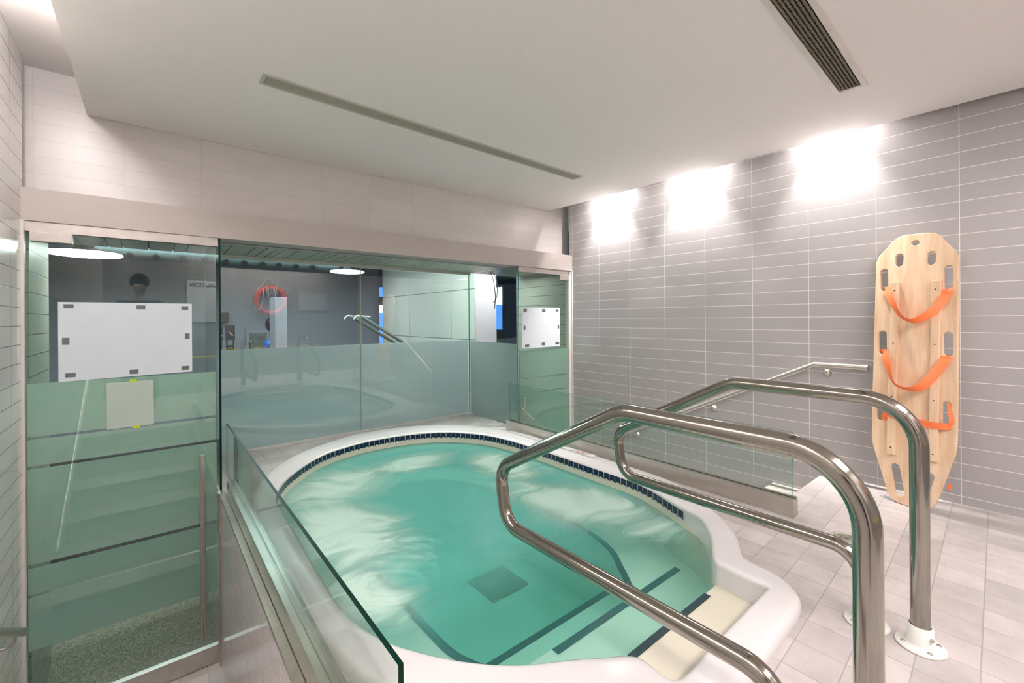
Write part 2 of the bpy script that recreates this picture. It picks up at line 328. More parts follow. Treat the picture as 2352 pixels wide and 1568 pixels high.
# ------------------------------------------------------------------ structure: floors
def filled(outer, hole, z0, name, mt, thick=.0):
    bm = bmesh.new(); vs = [bm.verts.new((x, y, z0)) for x, y in outer]; es = [bm.edges.new((vs[i], vs[(i + 1) % len(vs)])) for i in range(len(vs))]
    hs = [bm.verts.new((p[0], p[1], z0)) for p in hole]; es += [bm.edges.new((hs[i], hs[(i + 1) % len(hs)])) for i in range(len(hs))]
    bmesh.ops.triangle_fill(bm, edges=es, use_beauty=True)
    for f in list(bm.faces):
        if f.normal.z < 0: f.normal_flip()
    me = bpy.data.meshes.new(name); bm.to_mesh(me); bm.free(); me.materials.append(M[mt]); o = bpy.data.objects.new(name, me); COL.objects.link(o); return o
outer = [(XL, YF), (XR, YF), (XR, 1.06), (2.90, 1.06), (2.90, 3.62), (3.01, 3.62), (3.01, 4.54), (.345, 4.54), (.345, 1.06), (XL, 1.06)]
hole = [INN[i].lerp(OUT[i], .6) for i in range(0, NP, 2)]
tag(filled(outer, hole, 0.0, 'floor', 'deck'), 'pale grey-beige square tiled deck around the hot tub', 'floor', None, 'structure')
struct(MB().box(-3, 6.5, 3.62, 10.4, LOW - .1, LOW), 'floor', 'carpet', 'mottled brown woven carpet seen through the foot of the left glass door', 'floor')
struct(MB().box(XL, .345, 3.08, 3.62, LOW - .1, LOW).box(2.9, XR, 3.08, 3.62, LOW - .1, LOW), 'floor', 'deck', 'lower tiled landings in front of the two glass doors', 'floor')
def stairs(x0, x1, label):
    mb = MB(); prof = []
    y, z = 1.06, 0
    for k in range(7):
        y0 = 1.06 + .34 * k; z1 = -.164 * (k + 1)
        mb.add([(x0, y0, z1 + .164), (x1, y0, z1 + .164), (x1, y0, z1), (x0, y0, z1)], [(0, 1, 2, 3)], 1)
        if k < 6: mb.box(x0, x1, y0, y0 + .34, z1 - .06, z1)
    return tag(mb.build('staircase', ['step', 'white']), label, 'stairs', None, 'structure')
stairs(XL, .345, 'tiled steps going down beside the left wall to the large glass door')
stairs(2.90, XR, 'tiled steps going down behind the clear glass balustrade on the right')
struct(MB().box(-3, 6.5, 5.75, 10.2, LOW, LOW + .012), 'floor', 'black', 'black rubber gym flooring seen through the thin clear gaps of the left door', 'floor')
# platform sides below the deck
struct(MB().box(.345, .365, 1.06, 4.54, LOW, -.012), 'wall_platform_left', 'plat', 'glossy grey tiled side of the raised hot tub platform beside the left steps', 'wall')
struct(MB().box(2.88, 2.9, 1.06, 3.62, LOW, -.005), 'wall_platform_right', 'plat', 'tiled side of the raised hot tub platform beside the right steps', 'wall')
struct(MB().box(.338, .372, 1.06, 3.56, -.014, .004).box(.333, .345, 3.50, 3.56, LOW, 0), 'trim_1', 'brushed', 'metal edge trim along the top of the platform beside the left steps', 'trim')
# walls
struct(MB().box(XR, XR + .12, YF, 3.60, LOW, 2.72), 'wall_right', 'wall_r', 'grey stacked ceramic tile wall with pale grout on the right', 'wall')
struct(MB().box(XR - .01, XR + .12, 3.62, 4.56, LOW, 1.72), 'wall_right', 'jamb', 'dark-jointed tiled reveal behind the right glass door', 'wall')
struct(MB().box(XL - .12, XL, YF, 3.60, LOW, 2.72), 'wall_left', 'wall_l', 'glossy white tiled wall at the left edge', 'wall')
struct(MB().box(XL - .12, XL + .02, 3.62, 4.22, LOW, 1.72), 'wall_left', 'jamb', 'dark-jointed tiled reveal behind the left glass door', 'wall')
struct(MB().box(XL - .12, XR + .12, YB, YB + .1, 1.88, 2.72), 'wall_back', 'wall_b', 'pale stacked tile wall above the bulkhead', 'wall')
struct(MB().box(XL - .12, XR + .12, YF - .1, YF, -.1, 2.72), 'wall_front', 'wall_fr', 'grey tiled wall behind the camera, seen only in reflections', 'wall')
struct(MB().box(XL, XR, 3.55, YB + .02, 1.712, 1.892).box(XL, XR, YB, YB + .1, 1.712, 1.9), 'trim_2', 'beam', 'plain beige bulkhead beam above the glass doors', 'bulkhead')
# soffit planks under the bulkhead
xs = [XL, -.40, -.25, -.17, -.02, .13, .21, .36, .466, .62, .697, .772, .823, .93, 1.081, 1.177, 1.23, 1.328, 1.418]
st = [.15, .1, .055, .095, .09, .15, .075, .08, .055]; k = 0
while xs[-1] < XR - .2: xs.append(xs[-1] + st[k % 9]); k += 1
xs.append(XR)
mb = MB()
for a, b in zip(xs, xs[1:]): mb.box(a + .0035, b - .0035, 3.60, 4.5, 1.716, 1.73)
mb.box(XL, XR, 3.60, 4.5, 1.726, 1.8, 1)
struct(mb, 'trim_3', ['soffit', 'dark'], 'olive-grey planked soffit with dark joints over the glass enclosure', 'soffit')
struct(MB().box(.36, 3.0, 4.46, 4.50, 1.69, 1.722), 'trim_4', 'white', 'pale metal header rail along the top of the rear glass', 'trim')
# ceilings
def edge_x(y): return 3.62 + (3.73 - y) * .038
mb = MB(); e0, e1 = edge_x(YB), edge_x(YF)
mb.add([(-.305, YF, CEIL), (e1, YF, CEIL), (e0, YB, CEIL), (-.305, YB, CEIL), (-.305, YF, 2.61), (e1, YF, 2.61), (e0, YB, 2.61), (-.305, YB, 2.61)], [(0, 1, 2, 3), (4, 5, 6, 7), (0, 4, 5, 1), (1, 5, 6, 2), (2, 6, 7, 3), (3, 7, 4, 0)])
struct(mb, 'ceiling', 'ceil', 'lowered white-beige ceiling panel with linear vents', 'ceiling')
struct(MB().box(XL - .1, XR + .1, YF - .1, YB + .1, 2.63, 2.7), 'ceiling', 'ceil', 'raised outer ceiling visible in the slot at upper left', 'ceiling')
struct(MB().box(-.305, e0, YB - .012, YB, CEIL - .008, CEIL), 'trim_5', 'white', 'thin white joint where the ceiling meets the back wall', 'trim')
struct(MB().box(XL - .0, XL + .012, 3.538, 3.60, LOW, 1.712), 'trim_6', 'white', 'white vertical edge strip between left wall tiles and glass door', 'trim')
struct(MB().box(XR - .045, XR, 3.56, 3.62, LOW, 1.712).box(XR - .012, XR, 3.54, 3.56, LOW, 1.712), 'trim_7', 'white', 'white vertical edge strip between right wall tiles and glass door', 'trim')
# gym shell
struct(MB().box(-3, 6.5, 10.2, 10.3, LOW, 2.4), 'wall_gym_back', 'gymwall', 'dim blue-grey far wall of the gym seen through the glass', 'wall')
struct(MB().box(-3.1, -3, 4.2, 10.3, LOW, 2.4).box(XL - .12, -3, 4.22, 4.3, LOW, 2.4), 'wall_gym_left', 'navy', 'navy gym wall seen through the left glass door', 'wall')
struct(MB().box(6.5, 6.6, 4.5, 10.3, LOW, 2.4).box(XR, 6.5, 4.5, 4.58, LOW, 2.4), 'wall_gym_right', 'navy', 'dark navy gym wall seen past the corner of the glass enclosure', 'wall')
struct(MB().box(-3.1, 6.6, 4.54, 10.3, 2.35, 2.45).box(XL, XR, YB + .1, 4.6, 1.81, 1.88), 'ceiling', 'gymceil', 'dark gym ceiling above the duct', 'ceiling')
struct(MB().box(3.63, 3.65, 5.3, 8.6, LOW, 2.35), 'wall_gym_partition', 'panel', 'pale large-panel partition with dark joints seen through the rear glass', 'wall')
struct(MB().box(3.65, 4.03, 5.3, 8.6, LOW, 2.35), 'wall_gym_column', 'panelp', 'pinkish white end face of the gym partition', 'wall')

# ------------------------------------------------------------------ glass
def pane(x0, x1, y0, y1, z0, z1, parent, mats, name='glass_panel'):
    """glass slab; the big faces take slot 0, the cut edges slot 1"""
    o = MB().box(x0, x1, y0, y1, z0, z1).build(name, mats, parent)
    thin = 0 if (x1 - x0) < (y1 - y0) else 1
    for p in o.data.polygons: p.material_index = 0 if abs(p.normal[thin]) > .5 else 1
    return o
def film(x0, x1, y0, y1, z0, z1, parent, mt): return MB().box(x0, x1, y0, y1, z0, z1).build('frosted_film', mt, parent)
GAPS = [(.496, .512), (.331, .349), (-.219, -.198), (-.380, -.366)]
def filmbands(top, bot):
    zs = [top]
    for a, b in GAPS: zs += [b, a]
    zs.append(bot); return [(zs[i + 1], zs[i]) for i in range(0, len(zs), 2)]
def door(x0, x1, label, hx, hinge_left, name):
    d = thing(name, label, 'door', ((x0 + x1) / 2, 3.58, LOW), kind='structure')
    pane(x0 + .012, x1 - .012, 3.574, 3.586, LOW + .10, 1.655, d, ['glass', 'edge_dark' if hinge_left else 'edge_lt'])
    mb = MB()
    for a, b in filmbands(.808, -.675): mb.box(x0 + .013, x1 - .013, 3.5865, 3.5875, a, b)
    mb.build('frosted_film', 'film', d)['label'] = 'greenish frosted film with thin clear gaps'
    MB().box(x0, x1, 3.56, 3.60, 1.655, 1.712).build('top_rail', 'toprail', d)
    MB().box(x0 + .012, x1 - .012, 3.56, 3.60, LOW + .005, LOW + .12).build('bottom_rail', 'brushed', d)
    if hinge_left: MB().box(x0 + .03, x0 + .2, 3.555, 3.60, 1.60, 1.655).build('patch_hinge', 'toprail', d, .003)
    else: MB().box(x1 - .16, x1 - .02, 3.555, 3.60, 1.595, 1.655).build('patch_hinge', 'toprail', d, .003)
    z0, z1 = (-.93, .277) if hinge_left else (-.93, .321)
    h = MB().tube([(hx, 3.505, z0), (hx, 3.505, z1)], .0155).build('pull_handle', 'brushed', d)
    for zz in (z0 + .2, z1 - .13 if not hinge_left else z1 - .2):
        s_ = MB().tube([(hx, 3.505, zz), (hx, 3.575, zz)], .008, 12).build('standoff', 'brushed', d)
    return d
door(XL, .345, 'tall green glass door at left with long vertical pull bar and large blank paper', .247, True, 'door_1')
door(3.005, XR - .03, 'narrow green glass door beside the right wall with a square blank paper', 3.005 + .03, False, 'door_2')
w1 = thing('window_1', 'rear wall of clear and frosted glass panels behind the hot tub', 'glass wall', (1.7, 4.52, 0), kind='structure')
pane(.345, 1.668, 4.515, 4.525, 0.0, 1.70, w1, ['glass_b', 'edge_lt']); pane(1.674, 3.01, 4.515, 4.525, 0.0, 1.70, w1, ['glass_b', 'edge_lt'])
MB().box(1.6675, 1.6745, 4.513, 4.531, 0, 1.69).build('silicone_joint', plain('silicone_joint', (.42, .46, .36), .5), w1)
MB().box(.36, 1.668, 4.5275, 4.529, .004, .90).box(1.674, 3.0, 4.5275, 4.529, .004, .90).build('frosted_film', 'film_b', w1)
MB().box(.36, 3.0, 4.498, 4.515, 0, .012).build('sill_trim', 'white', w1)
w2 = thing('window_2', 'short side glass panel at the right end of the glass enclosure, frosted below', 'glass wall', (3.01, 4.05, 0), kind='structure')
pane(3.005, 3.015, 3.59, 4.512, 0.0, 1.712, w2, ['glass_b', 'edge_lt'])
MB().box(3.0165, 3.018, 3.60, 4.50, .004, .885).build('frosted_film', 'film_b', w2)
w3 = thing('window_3', 'side glass fin with dark cut edge beside the left glass door', 'glass wall', (.352, 4.05, LOW), kind='structure')
pane(.347, .359, 3.56, 4.512, LOW, 1.712, w3, ['glass', 'edge_dark'])
MB().box(.3605, .362, 3.60, 4.50, LOW, .885).build('frosted_film', 'film', w3)

def paper(name, label, x0, x1, z0, z1, y, tapes, skew=(0, 0, 0, 0), mt='paper', tm='tape', cat='paper'):
    t = thing(name, label, cat, ((x0 + x1) / 2, y, z0))
    mb = MB(); c = [(x0, z0 + skew[0]), (x1, z0 + skew[1]), (x1, z1 + skew[2]), (x0, z1 + skew[3])]
    mb.add([(x, y, z) for x, z in c] + [(x, y + .0008, z) for x, z in c], [(0, 1, 2, 3), (7, 6, 5, 4), (0, 4, 5, 1), (1, 5, 6, 2), (2, 6, 7, 3), (3, 7, 4, 0)])
    mb.build('sheet', mt, t)
    for (u, v, ww, hh) in tapes:
        cx = x0 + u * (x1 - x0); cz = z0 + v * (z1 - z0)
        MB().box(cx - ww / 2, cx + ww / 2, y - .0012, y, cz - hh / 2, cz + hh / 2).build('tape_piece', tm, t)
    return t
tw, th = .042, .024
paper('paper_sheet', 'large blank white paper taped to the left glass door', -.417, .200, .815, 1.266, 3.5715,
      [(.07, .945, tw, th), (.585, .94, tw, th), (.94, .935, .036, th), (.05, .50, .030, .040), (.96, .53, .024, .036), (.08, .065, tw, th), (.53, .06, tw, .026), (.94, .07, .04, .026)], (-.006, .006, 0, 0))
paper('paper_sheet', 'smaller pale translucent paper below the large sheet on the left glass door', -.215, .003, .505, .784, 3.5715, [(.55, 1.01, .034, .018), (.62, -.01, .03, .018)], mt='paper2', tm='note')
tw, th = .046, .026
paper('paper_sheet', 'square blank white paper taped to the narrow right glass door', 3.061, 3.634, .835, 1.274, 3.5715,
      [(.075, .93, tw, th + .004), (.555, .93, .05, th + .006), (.92, .935, tw, th), (.055, .5, .026, .046), (.955, .51, .026, .042), (.12, .06, .06, .026), (.54, .085, .05, .03), (.92, .085, .06, .026)], (0, .0, 0, 0))

def balustrade(label, x0, x1, y0, y1, zc, zt, gy0, gy1, gm, em, chn, z0=0.0):
    t = thing('glass_balustrade', label, 'balustrade', ((x0 + x1) / 2, y0, 0)); xm = (x0 + x1) / 2
    MB().box(x0, xm - .008, y0, y1, zc - .012, zc).box(xm + .008, x1, y0, y1, zc - .012, zc).box(x0, x1, y0, y1, z0, zc - .0121).build('base_channel', chn, t)
    o = MB().box(xm - .006, xm + .006, gy0, gy1, zc - .02, zt).build('glass_pane', [gm, em], t)
    for p in o.data.polygons: p.material_index = 0 if abs(p.normal[0]) > .5 else 1
    return t
balustrade('low green-edged glass balustrade along the left side of the hot tub', .370, .432, .30, 3.42, .10, .425, .868, 3.68, 'glass_l', 'edge_dark', 'chan_l', .012)
balustrade('low clear glass balustrade in a steel channel on the right side of the hot tub', 2.83, 2.90, .932, 3.57, .105, .485, .945, 3.56, 'glass_r', 'edge_lt', 'chan')

# ------------------------------------------------------------------ hot tub
tub = thing('hot_tub', 'large oval white hot tub with navy waterline tiles and entry steps', 'hot tub', (1.6, 2.4, 0))
def loft(rows, mt, name, parent, A=INN, B=OUT, closed=True, i0=0, i1=None):
    """rows of (t, z): t blends from A (0) to B (1)"""
    n = len(A); vs = []; fs = []
    for row in rows:
        t, z, t2, z2 = row if len(row) == 4 else (row[0], row[1], row[0], row[1])   # second pair: crisper lip around the entry steps
        for i in range(n):
            k = i / NS; wt = max(0, min(1, (k - 29) / 5)) if k > 20 else max(0, min(1, (12 - k) / 5))
            vs.append(A[i].lerp(B[i], t + (t2 - t) * wt) + Vector((0, 0, z + (z2 - z) * wt)))
    for r in range(len(rows) - 1):
        for i in range(n if closed else n - 1): fs.append((r * n + i, r * n + (i + 1) % n, (r + 1) * n + (i + 1) % n, (r + 1) * n + i))
    mb = MB(); mb.add(vs, fs, 0, True); return mb.build(name, mt, parent)
loft([(1.03, -.005), (1.05, .015), (1.02, .035), (.94, .047), (.82, .050), (.50, .050), (.40, .0485, .16, .050), (.32, .045, .08, .0485), (.06, .031, .02, .042), (0, .024, 0, .034), (-.012, .0, -.012, -.05)], 'acryl', 'rim', tub)
loft([(-.012, .002, -.006, -.045), (-.02, -.05, -.02, -.075), (-.03, -.29)], 'cream', 'wall_liner', tub)['label'] = 'cream inner wall of the tub'
# bench, foot well and steps (sampled by angle about the middle)
C0 = Vector((1.6, 2.3, 0))
oval = [a for a, b in PAIR[2:37]]
def radial(poly, n=160):
    out = []
    k = len(poly)
    for j in range(n):
        a = 2 * math.pi * j / n; d = Vector((math.cos(a), math.sin(a))); best = 0
        for i in range(k):
            p = Vector(poly[i]) - C0.xy; q = Vector(poly[(i + 1) % k]) - C0.xy; e = q - p; den = d.x * e.y - d.y * e.x
            if abs(den) < 1e-9: continue
            t = (p.x * e.y - p.y * e.x) / den; s_ = (p.x * d.y - p.y * d.x) / den
            if t > 0 and -1e-6 <= s_ <= 1 + 1e-6: best = max(best, t)
        out.append(Vector((C0.x + d.x * best, C0.y + d.y * best, 0)))
    return out
ringO = radial([(p[0], p[1]) for p in catmull([(x, y, 0) for x, y in oval], 4)])
bench = [(.975, 1.62), (1.02, 1.46), (1.12, 1.39), (1.25, 1.37), (1.93, 1.37), (1.96, 1.42), (2.06, 1.53), (2.21, 1.75), (2.28, 2.1), (2.28, 2.6), (2.2, 3.1), (1.95, 3.5), (1.5, 3.62), (1.15, 3.4), (1.0, 3.0), (.97, 2.5), (.97, 2.0)]
bsm = [(p[0], p[1]) for p in catmull([(x, y, 0) for x, y in bench], 6)]
ringI = radial(bsm)
mb = MB(); n = len(ringO)
rows = [(ringO, .06, -.28), (ringO, 0, -.28), (ringI, 0, -.28), (ringI, 0, -.78), (ringI, -.96, -.78)]
vs = []
for ring, ex, z in rows: vs += [C0 + (p - C0) * (1 + ex) + Vector((0, 0, z)) for p in ring]
fs = [(r * n + i, r * n + (i + 1) % n, (r + 1) * n + (i + 1) % n, (r + 1) * n + i) for r in range(len(rows) - 1) for i in range(n)]
fs.append(tuple((len(rows) - 1) * n + i for i in range(n)))
mb.add(vs, fs, 0, False); mb.box(1.0, 2.13, 1.2, 1.71, -.77, -.5)
mb.build('seat_and_floor', 'shell', tub)['label'] = 'pale green-white underwater bench and foot well'
MB().box(1.16, 2.02, .66, .957, -.29, -.055).build('entry_step', 'cream', tub)
def strip(pts, z, w_, mt='nosing', name='step_nosing'):
    mb = MB(); mb.tube(catmull([(p[0], p[1], z) for p in pts], 6, False), w_, 6)
    o = mb.build(name, mt, tub); 
    for v in o.data.vertices: v.co.z = z + (v.co.z - z) * .35
    return o
MB().box(1.31, 1.86, .932, .960, -.065, -.0515).build('step_nosing', 'nosing', tub)
MB().box(1.33, 2.31, 1.33, 1.366, -.285, -.276).build('step_nosing', 'nosing', tub)
MB().box(1.05, 2.12, 1.675, 1.712, -.505, -.496).build('step_nosing', 'nosing', tub)
e = [p for p in bsm]
strip([(1.93, 1.385), (1.975, 1.44), (2.06, 1.55), (2.2, 1.76), (2.27, 2.1), (2.275, 2.5)], -.278, .021, name='seat_edge_stripe')
strip([(1.06, 1.43), (.99, 1.60), (.975, 1.8), (.97, 2.15), (.972, 2.5)], -.278, .021, name='seat_edge_stripe')
MB().box(1.78, 2.10, 2.40, 2.72, -.78, -.765).build('main_drain_cover', plain('drain_cover_green', (.13, .17, .04), .6), tub)
# waterline tiles, scalloped at the foot
IS = catmull([(a[0], a[1], 0) for a, b in PAIR[2:34]], 20, False)
L_ = [0]
for a, b in zip(IS, IS[1:]): L_.append(L_[-1] + (b - a).length)
def at(s_):
    s_ = max(0, min(L_[-1] - 1e-6, s_))
    lo, hi = 0, len(L_) - 1
    while hi - lo > 1:
        m_ = (lo + hi) // 2
        if L_[m_] <= s_: lo = m_
        else: hi = m_
    t = (s_ - L_[lo]) / (L_[hi] - L_[lo]); p = IS[lo].lerp(IS[hi], t); d = (IS[hi] - IS[lo]).normalized(); nrm = Vector((d.y, -d.x, 0))
    if (C0 - p).dot(nrm) < 0: nrm = -nrm
    return p, nrm
mb = MB(); gb = MB(); tlen = .0505; nt_ = int(L_[-1] / tlen)
for k in range(nt_):
    s0 = k * tlen; K = 6; vs = []
    for j in range(K + 1):
        p, nr = at(s0 + .0022 + (tlen - .0044) * j / K); q = p + nr * .007
        zb = -.029 + .011 * math.sin(math.pi * j / K) + random.uniform(-.0006, .0006)
        vs += [(q.x, q.y, .022), (q.x, q.y, zb)]
    mb.add(vs, [(2 * j, 2 * j + 2, 2 * j + 3, 2 * j + 1) for j in range(K)], 0, False)
    vs = []
    for j in range(3):
        p, nr = at(s0 + tlen * j / 2); q = p + nr * .0055; vs += [(q.x, q.y, .023), (q.x, q.y, -.0205)]
    gb.add(vs, [(0, 2, 3, 1), (2, 4, 5, 3)])
mb.build('waterline_tiles', 'blue', tub)['label'] = 'navy blue waterline tiles with scalloped lower edge'
gb = MB(); vs = []
for k in range(4 * nt_ + 1):
    p, nr = at(k * tlen / 4); q = p + nr * .0062; vs += [(q.x, q.y, .0235), (q.x, q.y, -.0195)]
gb.add(vs, [(2 * k, 2 * k + 2, 2 * k + 3, 2 * k + 1) for k in range(4 * nt_)])
gb.build('tile_grout', 'grout', tub)
# depth marker lying on the rim
dm = MB().box(2.678, 2.752, 2.29, 2.615, .0502, .0512).build('depth_marker', 'acryl', tub)
MB().box(2.676, 2.678, 2.29, 2.80, .0502, .0516).box(2.676, 2.752, 2.288, 2.290, .0502, .0516).build('marker_outline', plain('grey_marker_line', (.2, .18, .2), .6), dm)
def text(body, size, mtx, mt, parent, name='lettering', ext=.0004):
    cu = bpy.data.curves.new(name, 'FONT'); cu.body = body; cu.size = size; cu.align_x = 'CENTER'; cu.align_y = 'CENTER'; cu.extrude = ext
    o = bpy.data.objects.new(name, cu); COL.objects.link(o)
    dg = bpy.context.evaluated_depsgraph_get(); me = bpy.data.meshes.new_from_object(o.evaluated_get(dg)); bpy.data.objects.remove(o)
    me.materials.clear(); me.materials.append(M[mt]); me.transform(mtx); me.name = name
    o = bpy.data.objects.new(name, me); COL.objects.link(o); o.parent = parent; o.matrix_parent_inverse = PINV.get(parent.name, Matrix()); return o

mt3 = Matrix(((0, 1, 0, 2.713), (-1.0, 0, 0, 2.45), (0, 0, 1, .0514), (0, 0, 0, 1)))
text('3 FEET', .062, mt3, 'redink', dm)
wa = MB(); wa.add([C0 + (p - C0) * 1.02 + Vector((0, 0, -.070)) for p in ringO] + [C0 + (p - C0) * 1.02 + Vector((0, 0, -.95)) for p in ringO],
    [tuple(range(n)), tuple(range(2 * n - 1, n - 1, -1))] + [(i, n + i, n + (i + 1) % n, (i + 1) % n) for i in range(n)])
tag(wa.build('pool_water', 'water'), 'turquoise bubbling water with white foam filling the hot tub', 'water', None, 'stuff')

# ------------------------------------------------------------------ stainless grab rails at the tub entry
RAIL = [(.290, .848), (.93, .850), (1.585, .50), (1.545, .262), (.46, .262)]
def flange(x, y, parent, ang=0):
    o = MB().lathe([(0, 0), (.068, 0), (.070, .004), (.066, .009), (.040, .011), (.037, .016), (.0345, .072), (.031, .075), (.029, .07)], (x, y, 0), 40).build('floor_flange', 'flange', parent)
    o['label'] = 'white floor flange'
    for k in range(4):
        a = ang + k * math.pi / 2
        MB().lathe([(0, .013), (.006, .013), (.0075, .0105), (.0078, .008)], (x + .052 * math.cos(a), y + .052 * math.sin(a), 0), 10).build('bolt', 'brushed', o)
    MB().tube([(x - .02, y - .03, .045), (x - .0236, y - .0354, .045)], .006, 10).build('set_screw', 'brushed', o)
def grab_rail(x, label, P0, off=(0, 0)):
    t = thing('grab_rail', label, 'handrail', (x, .29, 0), 'looped steel handrails at the tub entry')
    ys = [(y + off[0], z + off[1]) for y, z in P0]
    pts = [(x, ys[0][0], 0.01)] + [(x, y, z) for y, z in ys] + [(x, ys[-1][0] - .02, .01)]
    p = fillet(pts, [.16, .16, .105, .10, .10], 12)
    MB().tube(p, .0275, 28).build('rail_tube', 'steel', t)
    flange(x, ys[0][0], t, .6); flange(x, ys[-1][0] - .02, t, .9)
grab_rail(2.07, 'steel looped handrail on the far side of the tub entry, nearer the wooden backboard', RAIL)
grab_rail(1.19, 'steel looped handrail on the near side of the tub entry, largest in the photo', RAIL, (-.04, -.006))

def wall_rail(x, xw, pts, label, brk):
    t = thing('wall_handrail', label, 'handrail', (x, pts[0][1], pts[0][2]))
    MB().tube(fillet(pts, .03, 6), .019, 20).build('rail_tube', 'brushed', t)
    sg = 1 if xw > x else -1
    for (y, z) in brk:
        b = MB().tube(fillet([(x, y, z - .012), (x, y, z - .055), (xw - sg * .012, y, z - .06)], .03, 5), .006, 12).build('wall_bracket', 'brushed', t)
        mtx = Matrix.Rotation(math.radians(-90 * sg), 4, 'Y')
        MB().lathe([(0, .022), (.012, .020), (.024, .010), (.027, 0)], (xw, y, z - .06), 24, mtx=mtx).build('wall_rose', 'brushed', b)
wall_rail(3.752, XR, [(3.752, .779, .803), (3.752, 1.09, .803), (3.752, 3.0, -.145)], 'steel handrail sloping down on the grey right wall', [(1.03, .803), (1.87, .415), (2.66, .024)])
wall_rail(-.485, XL, [(-.485, .70, .803), (-.485, 1.0, .803), (-.485, 3.12, -.335)], 'end of a steel handrail on the white wall at the lower left edge', [(1.3, .65), (2.2, .158), (2.93, -.233)])

# ------------------------------------------------------------------ floor drain
dr = thing('floor_drain', 'round metal floor drain behind the near handrail', 'drain', (2.77, .665, 0))
MB().lathe([(.078, .0008), (.078, .004), (.066, .004), (.064, .001)], (2.77, .665, 0), 40).build('frame', 'vent', dr)
MB().lathe([(0, .0012), (.066, .0012)], (2.77, .665, 0), 32).build('pit_shade', 'dark', dr)  # flat dark disc, shade of the drain hollow put in as colour
mb = MB()
for r in (.012, .026, .040, .054): mb.lathe([(r - .0035, .0045), (r + .0035, .0045), (r + .0035, .0015), (r - .0035, .0015), (r - .0035, .0045)], (2.77, .665, 0), 32)
for k in range(4):
    a = k * math.pi / 4; mb.obox((2.77, .665, .003), (.064 * math.cos(a), .064 * math.sin(a), 0), (-.003 * math.sin(a), .003 * math.cos(a), 0), (0, 0, .0015))
mb.build('grate', 'vent', dr)

# ------------------------------------------------------------------ wooden backboard leaning on the wall
O_ = Vector((3.548, .537, 0)); H_ = Vector((-.2401802, -.97072832, 0)); V_ = Vector((.1116, -.0276, .99336)); N_ = Vector((-.96428, .238586, .11503))
def bp(u, v, n=0): return O_ + H_ * u + V_ * ((v + .026) * .985) + N_ * n
bb = thing('rescue_backboard', 'pale wooden spine board with orange straps leaning against the grey wall', 'backboard', (3.54, .537, 0))
OUTL = [(-.119, 1.676), (-.09, 1.682), (.024, 1.676), (.054, 1.668), (.076, 1.652), (.152, 1.545), (.167, 1.51), (.172, 1.46), (.182, 1.131), (.192, .773), (.2, .422), (.196, .346), (.132, .073), (.12, .031), (.098, -.005), (.07, -.022), (.03, -.026), (-.02, -.026), (-.06, -.024), (-.09, -.010), (-.113, .028), (-.203, .294), (-.212, .339), (-.217, .479), (-.222, .64), (-.230, .993), (-.239, 1.339), (-.241, 1.515), (-.230, 1.555), (-.148, 1.658)]
def slot(cu, cv, w_, h_, tilt=0, n=7):
    r = min(w_, h_) / 2; out = []
    for k in range(n): a = math.pi * k / (n - 1); out.append((cu + math.cos(a) * w_ / 2 + tilt / 2, cv + h_ / 2 - r + math.sin(a) * r))
    for k in range(n): a = math.pi + math.pi * k / (n - 1); out.append((cu + math.cos(a) * w_ / 2 - tilt / 2, cv - h_ / 2 + r + math.sin(a) * r))
    return out
HOLES = [[(-.037 + .0195 * math.cos(a * math.pi / 8), 1.619 + .017 * math.sin(a * math.pi / 8)) for a in range(16)], slot(-.115, 1.517, .041, .084), slot(.045, 1.51, .042, .085), slot(-.191, 1.392, .042, .151, -.006), slot(.128, 1.378, .041, .152, -.005), slot(-.18, .973, .042, .159, -.007),
    slot(.141, .979, .042, .146, -.005), slot(-.173, .547, .042, .168, -.008), slot(.151, .558, .039, .165, -.006), slot(-.065, .115, .047, .194, -.03), slot(.072, .108, .046, .2, .03)]
bm = bmesh.new()
def loop(pts):
    vs = [bm.verts.new(bp(u, v)) for u, v in pts]; return [bm.edges.new((vs[i], vs[(i + 1) % len(vs)])) for i in range(len(vs))]
es = loop(OUTL)
for h_ in HOLES: es += loop(h_)
bmesh.ops.triangle_fill(bm, edges=es, use_beauty=True)
ex = bmesh.ops.extrude_face_region(bm, geom=list(bm.faces)); bmesh.ops.translate(bm, verts=[v for v in ex['geom'] if isinstance(v, bmesh.types.BMVert)], vec=N_ * .018)
bmesh.ops.recalc_face_normals(bm, faces=bm.faces); me = bpy.data.meshes.new('board'); bm.to_mesh(me); bm.free(); me.materials.append(M['wood'])
o = bpy.data.objects.new('board', me); COL.objects.link(o); o.parent = bb; o.matrix_parent_inverse = PINV[bb.name]
bv = o.modifiers.new('bevel', 'BEVEL'); bv.width = .004; bv.segments = 2; bv.limit_method = 'ANGLE'; bv.angle_limit = math.radians(60)
for (u0, v0, u1, v1) in ((-.123, 1.37, -.098, .265), (.081, 1.365, .106, .277)):
    a, b = bp(u0, v0, .029), bp(u1, v1, .029); r_ = MB().obox((a + b) / 2, H_ * .0215, (a - b) / 2, N_ * .0115).build('runner', 'wood', bb, .004)
    for f_ in (.04, .33, .64, .95):
        c = b.lerp(a, f_) + N_ * .0118; mtx = Matrix((H_, V_, N_)).transposed().to_4x4()
        MB().lathe([(0, 0.0006), (.004, .0003), (.0042, -.002)], c, 10, mtx=mtx).build('screw', 'dark', r_)
